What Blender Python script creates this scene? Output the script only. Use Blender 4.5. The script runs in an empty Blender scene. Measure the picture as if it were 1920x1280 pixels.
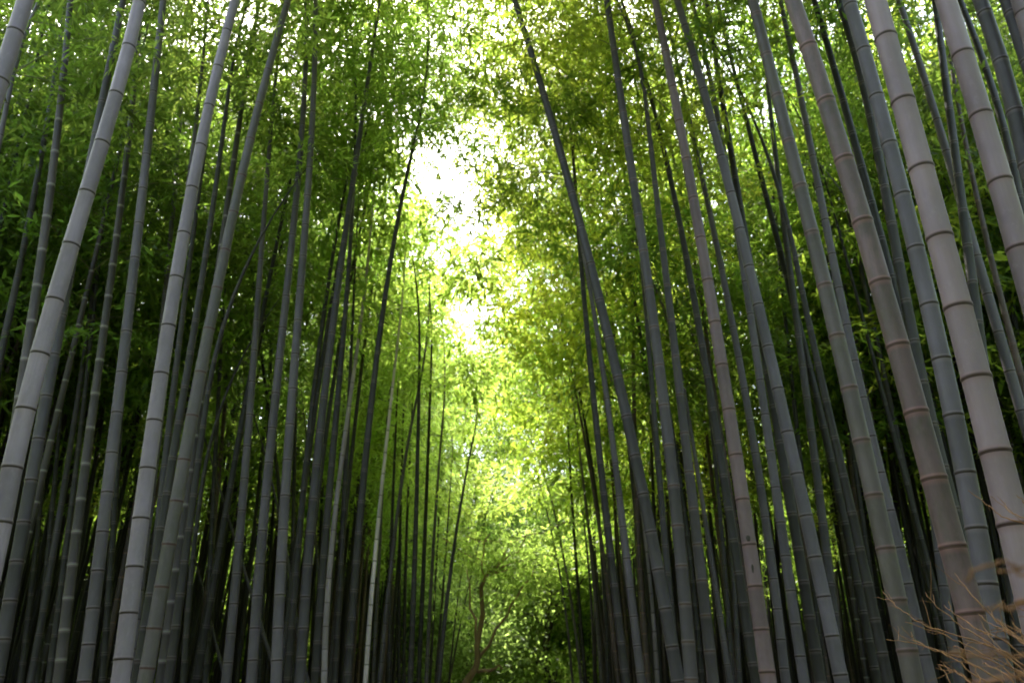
import bpy, math, random
import numpy as np
from mathutils import Vector, Matrix

# ---------------------------------------------------------------- camera, sky, sun, exposure
scene = bpy.context.scene
col = scene.collection
TH = math.radians(25.0)
CAM_Z = 1.5
F = 29.0 / 36.0 * 1920.0                      # focal length in photograph pixels
cam_d = bpy.data.cameras.new("camera")
cam = bpy.data.objects.new("camera", cam_d)
col.objects.link(cam)
cam.location = (0, 0, CAM_Z)
cam.rotation_euler = (math.radians(90) + TH, 0, 0)
cam_d.lens = 29.0
cam_d.sensor_width = 36.0
cam_d.clip_start = 0.05
cam_d.clip_end = 2000
cam_d.dof.use_dof = True
cam_d.dof.focus_distance = 2.3
cam_d.dof.aperture_fstop = 5.6
scene.camera = cam

SUN_EL, SUN_AZ = math.radians(58), math.radians(-20)      # azimuth measured from +Y towards +X
world = bpy.data.worlds.new("World")
scene.world = world
world.use_nodes = True
wn = world.node_tree
bg = wn.nodes["Background"]
sky = wn.nodes.new("ShaderNodeTexSky")
sky.sky_type = 'NISHITA'
sky.sun_disc = False
sky.sun_elevation = SUN_EL
sky.sun_rotation = SUN_AZ
sky.dust_density = 4.0
sky.air_density = 1.0
sky.ozone_density = 1.0
veil = wn.nodes.new("ShaderNodeHueSaturation")          # thin high cloud whitens the blue
veil.inputs['Saturation'].default_value = .85
wn.links.new(sky.outputs[0], veil.inputs['Color'])
wn.links.new(veil.outputs[0], bg.inputs[0])
bg.inputs[1].default_value = 0.15

sun_d = bpy.data.lights.new("sun", 'SUN')
sun = bpy.data.objects.new("sun", sun_d)
col.objects.link(sun)
sun_d.energy = 2.3
sun_d.angle = math.radians(.6)
sun_d.color = (1.0, 0.95, 0.86)
sd = Vector((math.sin(SUN_AZ) * math.cos(SUN_EL), math.cos(SUN_AZ) * math.cos(SUN_EL), math.sin(SUN_EL)))
sun.rotation_euler = sd.to_track_quat('Z', 'Y').to_euler()

scene.view_settings.view_transform = 'Standard'
scene.view_settings.look = 'None'
scene.view_settings.gamma = 1.0
scene.view_settings.exposure = 2.95
scene.render.filter_size = 1.6
scene.render.engine = 'CYCLES'
scene.cycles.max_bounces = 10
scene.cycles.diffuse_bounces = 6
scene.cycles.transmission_bounces = 8
scene.cycles.glossy_bounces = 2
scene.cycles.caustics_reflective = False

rng = np.random.default_rng(7)
rnd = random.Random(11)

# ---------------------------------------------------------------- helpers
def at(x, y, Y0, k=0.0):
    """pixel of the photograph -> point in the world on the plane Y = Y0 + k (Z - camera height)"""
    dy = (640 - y) / F
    t = Y0 / ((math.cos(TH) - dy * math.sin(TH)) - k * (math.sin(TH) + dy * math.cos(TH)))
    return Vector(((x - 960) / F * t, t * (math.cos(TH) - dy * math.sin(TH)), CAM_Z + t * (math.sin(TH) + dy * math.cos(TH)))), t

def tag(o, label=None, cat=None, group=None, kind=None):
    if label: o['label'] = label
    if cat: o['category'] = cat
    if group: o['group'] = group
    if kind: o['kind'] = kind
    return o

def empty(name, loc):
    o = bpy.data.objects.new(name, None)
    o.empty_display_size = 0.2
    col.objects.link(o)
    o.location = loc
    return o

def mesh_obj(name, V, Fq, mat, parent=None, attrs=None, smooth=False, fattrs=None):
    """V (n,3), Fq (m,k) all faces with k corners"""
    V = np.asarray(V, dtype=np.float32); Fq = np.asarray(Fq, dtype=np.int32)
    me = bpy.data.meshes.new(name)
    me.vertices.add(len(V)); me.vertices.foreach_set('co', V.ravel())
    m, k = Fq.shape
    me.loops.add(m * k); me.loops.foreach_set('vertex_index', Fq.ravel())
    me.polygons.add(m)
    me.polygons.foreach_set('loop_start', np.arange(0, m * k, k, dtype=np.int32))
    if smooth: me.polygons.foreach_set('use_smooth', np.ones(m, dtype=bool))
    me.update(calc_edges=True)
    for n, a in (attrs or {}).items():
        at_ = me.attributes.new(n, 'FLOAT', 'POINT'); at_.data.foreach_set('value', np.asarray(a, dtype=np.float32))
    for n, a in (fattrs or {}).items():
        at_ = me.attributes.new(n, 'FLOAT', 'FACE'); at_.data.foreach_set('value', np.asarray(a, dtype=np.float32))
    me.materials.append(mat)
    o = bpy.data.objects.new(name, me)
    col.objects.link(o)
    if parent: o.parent = parent
    return o

def tube_mesh(P, R, sides, cap=False):
    """ring surface along points P (n,3) with radii R"""
    P = np.asarray(P, float); R = np.asarray(R, float); n = len(P)
    T = np.gradient(P, axis=0); T /= np.linalg.norm(T, axis=1)[:, None] + 1e-12
    ref = np.array([0.0, 1.0, 0.0]) if abs(T[0][1]) < .8 else np.array([1.0, 0, 0])
    U = ref - (T @ ref)[:, None] * T; U /= np.linalg.norm(U, axis=1)[:, None] + 1e-12
    W = np.cross(T, U)
    a = np.arange(sides) / sides * 2 * math.pi
    V = P[:, None, :] + R[:, None, None] * (np.cos(a)[None, :, None] * U[:, None, :] + np.sin(a)[None, :, None] * W[:, None, :])
    i = np.arange(n - 1)[:, None] * sides; j = np.arange(sides)[None, :]; j2 = (j + 1) % sides
    Fq = np.stack([i + j, i + j2, i + sides + j2, i + sides + j], -1).reshape(-1, 4)
    return V.reshape(-1, 3), Fq

def join(parts):
    Vs, Fs, o = [], [], 0
    for V, Fq in parts:
        Vs.append(V); Fs.append(Fq + o); o += len(V)
    return np.concatenate(Vs), np.concatenate(Fs)

# ---------------------------------------------------------------- materials
def new_mat(name):
    m = bpy.data.materials.new(name); m.use_nodes = True
    nt = m.node_tree
    return m, nt, nt.nodes["Principled BSDF"]

def N(nt, t, **kw):
    n = nt.nodes.new(t)
    for k, v in kw.items(): setattr(n, k, v)
    return n

def mixc(nt, fac, a, b, blend='MIX'):
    n = nt.nodes.new('ShaderNodeMix'); n.data_type = 'RGBA'; n.blend_type = blend
    for i, v in ((0, fac), (6, a), (7, b)):
        if hasattr(v, 'links') or hasattr(v, 'is_linked'): nt.links.new(v, n.inputs[i])
        elif i == 0: n.inputs[0].default_value = v
        else: n.inputs[i].default_value = (*v, 1)
    return n.outputs[2]

def culm_mat(name, c1, c2, blotch, bl_amt=.5, ring=(.05, .03, .025), wax=(.5, .48, .45), wax_amt=.3, rough=.46, streak=.35):
    m, nt, b = new_mat(name)
    tc = N(nt, 'ShaderNodeTexCoord')
    oi = N(nt, 'ShaderNodeObjectInfo')
    add = N(nt, 'ShaderNodeVectorMath', operation='ADD')
    nt.links.new(tc.outputs['Object'], add.inputs[0])
    sc = N(nt, 'ShaderNodeVectorMath', operation='SCALE'); sc.inputs[0].default_value = (17, 31, 23)
    nt.links.new(oi.outputs['Random'], sc.inputs['Scale']); nt.links.new(sc.outputs[0], add.inputs[1])
    def noise(scale, mapping, detail=5, rough_=.6):
        mp = N(nt, 'ShaderNodeMapping'); mp.inputs['Scale'].default_value = mapping
        nt.links.new(add.outputs[0], mp.inputs[0])
        n = N(nt, 'ShaderNodeTexNoise'); n.inputs['Scale'].default_value = scale
        n.inputs['Detail'].default_value = detail; n.inputs['Roughness'].default_value = rough_
        nt.links.new(mp.outputs[0], n.inputs['Vector'])
        return n.outputs['Fac']
    def ramp(v, lo, hi):
        r = N(nt, 'ShaderNodeMapRange'); r.inputs['From Min'].default_value = lo; r.inputs['From Max'].default_value = hi
        nt.links.new(v, r.inputs['Value']); return r.outputs[0]
    big = ramp(noise(1.4, (1, 1, .8), 4), .35, .65)
    dim = lambda c: (c[0] * .72, c[1] * .565, c[2] * .68)
    c1, c2, blotch, wax = dim(c1), tuple(v * .82 for v in dim(c2)), dim(blotch), dim(wax)
    c1 = tuple(v * 1.06 for v in c1)
    base = mixc(nt, big, c1, c2)
    # each internode has its own shade
    ino = N(nt, 'ShaderNodeAttribute'); ino.attribute_name = 'shade'
    hsv = N(nt, 'ShaderNodeHueSaturation')
    nt.links.new(ino.outputs['Fac'], hsv.inputs['Value']); nt.links.new(base, hsv.inputs['Color'])
    st = ramp(noise(60, (1, 1, .03), 4), .3, .75)
    stm = N(nt, 'ShaderNodeMath', operation='MULTIPLY'); stm.inputs[1].default_value = streak; nt.links.new(st, stm.inputs[0])
    dark = tuple(x * .55 for x in c1)
    c = mixc(nt, stm.outputs[0], hsv.outputs[0], dark)
    bl = ramp(noise(9, (1, 1, .35), 8, .72), .44, .62)
    blm = N(nt, 'ShaderNodeMath', operation='MULTIPLY'); blm.inputs[1].default_value = bl_amt; nt.links.new(bl, blm.inputs[0])
    c = mixc(nt, blm.outputs[0], c, blotch)
    # pale flecks of old wax and lichen
    fl = ramp(noise(34, (1, 1, .5), 6, .75), .54, .66)
    flm = N(nt, 'ShaderNodeMath', operation='MULTIPLY'); flm.inputs[1].default_value = .34; nt.links.new(fl, flm.inputs[0])
    c = mixc(nt, flm.outputs[0], c, tuple(min(.6, x * 1.6) for x in c2))
    wx = N(nt, 'ShaderNodeAttribute'); wx.attribute_name = 'wax'
    wm = N(nt, 'ShaderNodeMath', operation='MULTIPLY'); wm.inputs[1].default_value = wax_amt; nt.links.new(wx.outputs['Fac'], wm.inputs[0])
    c = mixc(nt, wm.outputs[0], c, wax)
    nd = N(nt, 'ShaderNodeAttribute'); nd.attribute_name = 'node'
    c = mixc(nt, nd.outputs['Fac'], c, ring)
    nt.links.new(c, b.inputs['Base Color'])
    rr = ramp(noise(20, (1, 1, .3), 4), 0, 1)
    rm = N(nt, 'ShaderNodeMath', operation='MULTIPLY_ADD'); rm.inputs[1].default_value = .3; rm.inputs[2].default_value = rough - .1
    nt.links.new(rr, rm.inputs[0]); nt.links.new(rm.outputs[0], b.inputs['Roughness'])
    b.inputs['Specular IOR Level'].default_value = .35
    bp = N(nt, 'ShaderNodeBump'); bp.inputs['Strength'].default_value = .12; bp.inputs['Distance'].default_value = .002
    nt.links.new(noise(70, (1, 1, .05), 3), bp.inputs['Height']); nt.links.new(bp.outputs[0], b.inputs['Normal'])
    return m

RD = (.045, .03, .026)
CM = {
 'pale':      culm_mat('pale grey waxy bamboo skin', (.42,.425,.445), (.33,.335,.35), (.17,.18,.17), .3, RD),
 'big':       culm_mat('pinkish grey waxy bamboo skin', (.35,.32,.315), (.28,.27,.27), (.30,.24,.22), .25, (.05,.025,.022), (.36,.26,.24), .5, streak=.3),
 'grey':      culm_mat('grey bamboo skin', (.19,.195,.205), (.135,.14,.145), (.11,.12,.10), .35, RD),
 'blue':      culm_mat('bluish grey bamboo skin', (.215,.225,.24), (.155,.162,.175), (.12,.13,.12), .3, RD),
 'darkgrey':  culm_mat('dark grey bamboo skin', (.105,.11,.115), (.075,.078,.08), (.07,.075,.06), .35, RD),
 'dark':      culm_mat('shaded brown grey bamboo skin', (.06,.06,.057), (.042,.042,.039), (.045,.05,.035), .4, (.05,.035,.03)),  # old dark skin, plus the shade of the grove put into the colour
 'black':     culm_mat('silhouette black bamboo skin', (.032,.031,.028), (.022,.022,.02), (.02,.022,.015), .4, (.012,.010,.009)),  # backlit silhouette against bright leaves, its shade put into the skin colour
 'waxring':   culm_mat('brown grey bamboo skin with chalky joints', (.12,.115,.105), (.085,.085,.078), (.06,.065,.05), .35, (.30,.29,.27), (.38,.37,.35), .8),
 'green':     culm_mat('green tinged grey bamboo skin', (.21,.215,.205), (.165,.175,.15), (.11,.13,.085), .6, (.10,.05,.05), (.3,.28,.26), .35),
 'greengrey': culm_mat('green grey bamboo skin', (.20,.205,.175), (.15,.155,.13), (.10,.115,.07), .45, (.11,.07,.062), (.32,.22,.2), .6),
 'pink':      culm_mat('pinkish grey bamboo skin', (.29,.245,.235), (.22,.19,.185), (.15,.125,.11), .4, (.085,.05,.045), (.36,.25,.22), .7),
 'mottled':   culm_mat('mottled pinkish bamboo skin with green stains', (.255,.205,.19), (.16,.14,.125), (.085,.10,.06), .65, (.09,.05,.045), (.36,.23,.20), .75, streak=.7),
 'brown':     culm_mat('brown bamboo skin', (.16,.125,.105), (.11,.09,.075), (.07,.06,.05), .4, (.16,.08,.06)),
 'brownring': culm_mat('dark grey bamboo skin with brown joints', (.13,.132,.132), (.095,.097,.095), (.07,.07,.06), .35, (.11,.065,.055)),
 'white':     culm_mat('sunlit grey bamboo skin', (.75,.76,.76), (.6,.61,.61), (.2,.2,.19), .3, (.13,.1,.09)),  # light falling on this culm is put into the skin colour
 'bright':    culm_mat('sunlit whitish waxy bamboo skin', (1.4,1.45,1.4), (1.2,1.25,1.2), (.4,.4,.38), .25, (.2,.17,.15)),  # waxy white skin raised further, direct light put into the colour
}

def leaf_mat(name, cd, ct, fac=.55):
    m, nt, b = new_mat(name)
    va = N(nt, 'ShaderNodeAttribute'); va.attribute_name = 'tint'
    oi = N(nt, 'ShaderNodeObjectInfo')
    def vary(c):
        h = N(nt, 'ShaderNodeHueSaturation'); h.inputs['Color'].default_value = (*c, 1)
        mr = N(nt, 'ShaderNodeMapRange'); mr.inputs['To Min'].default_value = .55; mr.inputs['To Max'].default_value = 1.45
        nt.links.new(va.outputs['Fac'], mr.inputs['Value']); nt.links.new(mr.outputs[0], h.inputs['Value'])
        mh = N(nt, 'ShaderNodeMapRange'); mh.inputs['To Min'].default_value = .485; mh.inputs['To Max'].default_value = .515
        nt.links.new(oi.outputs['Random'], mh.inputs['Value']); nt.links.new(mh.outputs[0], h.inputs['Hue'])
        return h.outputs[0]
    nt.links.new(vary(cd), b.inputs['Base Color'])
    b.inputs['Roughness'].default_value = .45
    b.inputs['Specular IOR Level'].default_value = .3
    tr = N(nt, 'ShaderNodeBsdfTranslucent'); nt.links.new(vary(ct), tr.inputs['Color'])
    mx = N(nt, 'ShaderNodeMixShader'); mx.inputs[0].default_value = fac
    nt.links.new(b.outputs[0], mx.inputs[1]); nt.links.new(tr.outputs[0], mx.inputs[2])
    nt.links.new(mx.outputs[0], nt.nodes['Material Output'].inputs['Surface'])
    return m

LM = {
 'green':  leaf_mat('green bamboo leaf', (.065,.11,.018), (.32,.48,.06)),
 'deep':   leaf_mat('shaded green bamboo leaf', (.045,.075,.013), (.22,.34,.05)),  # shade of the side crowns put into a darker leaf colour
 'yellow': leaf_mat('yellow green bamboo leaf', (.12,.17,.02), (.60,.74,.09)),  # yellowish crowns, with the sunlight through them put into the colour
 'pale':   leaf_mat('pale broad leaf', (.13,.18,.06), (.50,.68,.16)),  # haze and light of the far end put into the leaf colour
 'lit':  leaf_mat('fresh light green leaf', (.10,.17,.025), (.56,.76,.13)),  # light beside the sky gap put into a brighter leaf colour
}
def plain_mat(name, c1, c2, scale, rough=.85, stretch=(1,1,1), bump=.3):
    m, nt, b = new_mat(name)
    tc = N(nt, 'ShaderNodeTexCoord'); mp = N(nt, 'ShaderNodeMapping'); mp.inputs['Scale'].default_value = stretch
    nt.links.new(tc.outputs['Object'], mp.inputs[0])
    n = N(nt, 'ShaderNodeTexNoise'); n.inputs['Scale'].default_value = scale; n.inputs['Detail'].default_value = 8; n.inputs['Roughness'].default_value = .7
    nt.links.new(mp.outputs[0], n.inputs['Vector'])
    r = N(nt, 'ShaderNodeMapRange'); r.inputs['From Min'].default_value = .35; r.inputs['From Max'].default_value = .65
    nt.links.new(n.outputs['Fac'], r.inputs['Value'])
    nt.links.new(mixc(nt, r.outputs[0], c1, c2), b.inputs['Base Color'])
    b.inputs['Roughness'].default_value = rough
    bp = N(nt, 'ShaderNodeBump'); bp.inputs['Strength'].default_value = bump
    nt.links.new(n.outputs['Fac'], bp.inputs['Height']); nt.links.new(bp.outputs[0], b.inputs['Normal'])
    return m
BRANCH = plain_mat('thin bamboo branch skin', (.20,.20,.09), (.12,.13,.06), 12)
BARK = plain_mat('brown bark', (.34,.215,.12), (.19,.12,.07), 14, stretch=(1,1,.25))
DBARK = plain_mat('dark bark', (.07,.055,.045), (.035,.03,.025), 10, stretch=(1,1,.25))
TWIG = plain_mat('dry brown twig', (.27,.125,.05), (.14,.065,.03), 30)
LITTER = plain_mat('ground of brown leaf litter', (.09,.07,.045), (.045,.04,.025), 3.0)
PATH = plain_mat('compacted earth path', (.20,.175,.145), (.14,.125,.105), 2.0)

# ---------------------------------------------------------------- the setting
def sheet(name, x0, x1, y0, y1, z, nx, ny, mat, amp=0):
    xs = np.linspace(x0, x1, nx); ys = np.linspace(y0, y1, ny)
    X, Yg = np.meshgrid(xs, ys)
    Z = z + amp * (np.sin(X * .7) * np.cos(Yg * .53) + .5 * np.sin(X * 1.9 + Yg * 1.3)) * np.clip((abs(X + .35) - 1.4) / 2.5, 0, 1)
    V = np.stack([X, Yg, Z], -1).reshape(-1, 3)
    i = np.arange(ny - 1)[:, None] * nx + np.arange(nx - 1)[None, :]
    Fq = np.stack([i, i + 1, i + nx + 1, i + nx], -1).reshape(-1, 4)
    return tag(mesh_obj(name, V, Fq, mat, smooth=True), kind='structure')
sheet('ground', -300, 300, -60, 540, 0.0, 301, 301, LITTER, .03)
# the path bends away at the far end
pv, pf = [], []
for i in range(60):
    y = -8 + i; xc = -.35 - max(0, y - 26) ** 2 * .02
    pv += [(xc - 1.35, y, .045), (xc + 1.35, y, .045)]
for i in range(59): pf.append((2 * i, 2 * i + 1, 2 * i + 3, 2 * i + 2))
tag(mesh_obj('path', pv, pf, PATH), kind='structure')

# ---------------------------------------------------------------- leaves
def leaf_quads(p, d, w):
    """kite shaped leaves: base p, axis d (with length), half width vector w"""
    a = p; b = p + d * .38 + w; c = p + d; e = p + d * .38 - w
    c = c.copy(); c[:, 2] -= np.linalg.norm(d, axis=1) * .12
    return np.stack([a, b, c, e], 1)                       # (n,4,3)

def unit(v): return v / (np.linalg.norm(v, axis=-1, keepdims=True) + 1e-9)

def spray(r, n, leaf=.125, wid=.0125, size=.34):
    """a drooping spray of leaves on hair-thin twiglets"""
    nt_ = 7
    ang = r.uniform(0, 2 * math.pi, nt_); up = r.uniform(-.5, .35, nt_)
    D = np.stack([np.cos(ang), np.sin(ang), up], -1)
    k = r.integers(0, nt_, n); t = r.uniform(.25, 1, n) ** .8
    p = D[k] * (t * size)[:, None]; p[:, 2] -= (t ** 2) * size * .35
    p += r.normal(0, .02, (n, 3))
    d = D[k] * .7 + r.normal(0, .55, (n, 3)); d[:, 2] -= .35
    d = unit(d) * (leaf * r.uniform(.6, 1.25, n))[:, None]
    w = unit(np.cross(d, r.normal(0, 1, (n, 3)) * .5 + np.array([0, 0, 1.]))) * (wid * r.uniform(.75, 1.25, n))[:, None]
    return leaf_quads(p, d, w)

def place_sprays(T, pos, r, scale=(.8, 1.25), big=1.0):
    """T: list of templates (n,4,3); pos (s,3) -> verts, faces, tint"""
    s = len(pos); n = T[0].shape[0]
    k = r.integers(0, len(T), s); A = np.stack(T)[k]                         # s,n,4,3
    a = r.uniform(0, 2 * math.pi, s); ca, sa = np.cos(a), np.sin(a)
    tl = r.normal(0, .35, s); cb, sb = np.cos(tl), np.sin(tl)
    R = np.zeros((s, 3, 3))
    R[:, 0, 0] = ca; R[:, 0, 1] = -sa * cb; R[:, 0, 2] = sa * sb
    R[:, 1, 0] = sa; R[:, 1, 1] = ca * cb; R[:, 1, 2] = -ca * sb
    R[:, 2, 1] = sb; R[:, 2, 2] = cb
    sc = r.uniform(*scale, s) * big
    V = np.einsum('sij,snkj->snki', R * sc[:, None, None], A) + pos[:, None, None, :]
    tint = np.clip(r.normal(.5, .16, (s, 1)) + r.normal(0, .16, (s, n)), 0, 1).ravel()
    V = V.reshape(-1, 3)
    return V, np.arange(len(V), dtype=np.int32).reshape(-1, 4), tint

T_FINE = [spray(rng, 46, .13, .0125, .36) for _ in range(5)]
T_FARLEAF = [spray(rng, 22, .24, .035, .6) for _ in range(5)]
T_COARSE = [spray(rng, 26, .18, .021, .40) for _ in range(5)]

# the strip of open sky over the path: leaves keep out of it
def in_gap(P):
    x, y, z = P[:, 0], P[:, 1], P[:, 2]
    j = .22 * np.sin(z * 1.9 + y * 1.1) + .16 * np.sin(z * 4.3 - y * 2.3) + rng.normal(0, .12, len(P))
    el = (z - CAM_Z) / np.maximum(y, .1)
    xc = -1.66 + .07 * (y - 11)
    half = np.where(y < 10.0, .0, .60 - .012 * (y - 12))
    half = np.where(y > 24, half - (y - 24) * .12, half)
    half = np.where((y > 18) & (z < 11 + .2 * (y - 18)), 0, half)
    half = np.where(el > .80, 0, half)
    low = (y < 32) & (z < 7.5) & (np.abs(x + .35) < .9)               # head room along the path
    return (np.abs(x - xc + j) < half) | low

# ---------------------------------------------------------------- bamboo
def culm_nodes(H, dia, r, scale=1.0):
    z, out = .12, []
    while z < H - .1:
        out.append(z)
        z += scale * (.17 + .055 * min(z, 4.0) + .012 * max(0, min(z, 9) - 4)) * (.6 + .4 * dia / .11) * r.uniform(.96, 1.04) * (1 - .35 * max(0, z / H - .6))
    return out

def taper(z, H): return max(.06, 1 - .93 * (max(0, z) / H) ** 1.45)

def culm_geo(path, H, dia, sides, nodes, r, detail):
    rs, zs, nd, wx, sh = [], [], [], [], []
    def ring(z, k, n, w, s):
        zs.append(z); rs.append(dia * .5 * taper(z, H) * k); nd.append(n); wx.append(w); sh.append(s * gr[0])
    s = r.uniform(.88, 1.08); gr = [1.0]
    ring(-.25, 1.05, 0, 0, s)
    for z in nodes:
        q = dia / .11; gr[0] = 1.08
        if detail:
            ring(z - .036 * q, 1.0, 0, 0, s); ring(z - .015 * q, 1.0, 0, .7, s); ring(z - .011 * q, 1.015, .0, 1, s)
            ring(z - .0075 * q, 1.012, 1, 0, s); ring(z - .001 * q, 1.03, 1, 0, s)
            s = r.uniform(.78, 1.16); gr[0] = .9
            ring(z + .003 * q, 1.065, .4, .5, s); ring(z + .009 * q, 1.055, 0, 1, s); ring(z + .02 * q, 1.0, 0, .15, s)
        else:
            ring(z - .028 * q, 1.0, 0, .1, s); ring(z - .013 * q, 1.01, 0, 1, s); ring(z - .010 * q, 1.03, 1, .0, s)
            s = r.uniform(.74, 1.2); gr[0] = .9
            ring(z + .007 * q, 1.05, .7, 0, s); ring(z + .016 * q, 1.0, 0, 0, s)
    ring(H, 1.0, 0, 0, s)
    P = np.array([path(z) for z in zs])
    V, Fq = tube_mesh(P, rs, sides)
    rep = lambda a: np.repeat(a, sides)
    return V, Fq, {'node': rep(nd), 'wax': rep(wx), 'shade': rep(sh)}

def crown_points(path, H, zb, r, nodes, reach=1.0, per=2, dens=3):
    """branch curves and spray positions"""
    B, S = [], []
    az = r.uniform(0, 6.28)
    for z in nodes:
        if z < zb or z > H - .15: continue
        az += 2.6 + r.uniform(-.5, .5)
        u = (z - zb) / max(.1, H - zb)
        env = (.55 + .6 * min(1, u * 4)) * (1 - u) ** .55 + .22
        p0 = np.array(path(z))
        for bi in range(per):
            L = reach * 1.55 * env * r.uniform(.55, 1.15)
            a = az + bi * 1.3 + r.uniform(-.3, .3); up = r.uniform(.35, .8) - .15 * (1 - u)
            t = np.linspace(0, 1, 6)
            pts = p0 + np.stack([np.cos(a) * L * t, np.sin(a) * L * t, L * (up * t - .55 * t ** 2.2)], -1)
            B.append((pts, np.linspace(.007, .0015, 6) * (.7 + .4 * L)))
            for q in range(max(1, int(L / .5))):
                tt = 1.0 - q * .3 + r.uniform(-.08, 0)
                k = max(0, min(4, int(tt * 5))); fr = tt * 5 - k
                c0 = pts[k] * (1 - fr) + pts[k + 1] * fr
                for _ in range(dens): S.append(c0 + r.normal(0, 1, 3) * np.array([.17, .17, .08]))
    for q in range(4): S.append(np.array(path(H - .12 * q)) + r.normal(0, .08, 3))
    return B, np.array(S)

def make_bamboo(path, H, dia, tone, label, group, zb, leaf, sides, detail, coarse, seed, reach=1.0, per=2, nscale=1.0, cut=True, dens=3):
    """root is the foot of the culm; path gives world points"""
    r = np.random.default_rng(seed)
    foot = np.array(path(0)); foot[2] = 0
    t = empty('bamboo', foot)
    tag(t, label, 'bamboo', group)
    lp = lambda z: np.array(path(z)) - foot
    nodes = culm_nodes(H, dia, r, nscale)
    V, Fq, A = culm_geo(lp, H, dia, sides, nodes, r, detail)
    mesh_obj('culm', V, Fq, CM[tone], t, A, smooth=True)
    B, S = crown_points(path, H, zb, r, nodes, reach, per, dens)
    if cut:
        keep = ~in_gap(S) | (S[:, 2] > H - 1.3); S = S[keep]
        B = [b for b in B if not in_gap(b[0][3:4])[0]]
    if B:
        bv, bf = join([tube_mesh(p - foot, rr, 3) for p, rr in B])
        mesh_obj('branches', bv, bf, BRANCH, t)
    if len(S):
        V, Fq, tint = place_sprays(T_COARSE if coarse else T_FINE, S - foot, r)
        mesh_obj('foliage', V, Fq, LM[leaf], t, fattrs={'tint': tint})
    return t

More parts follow.
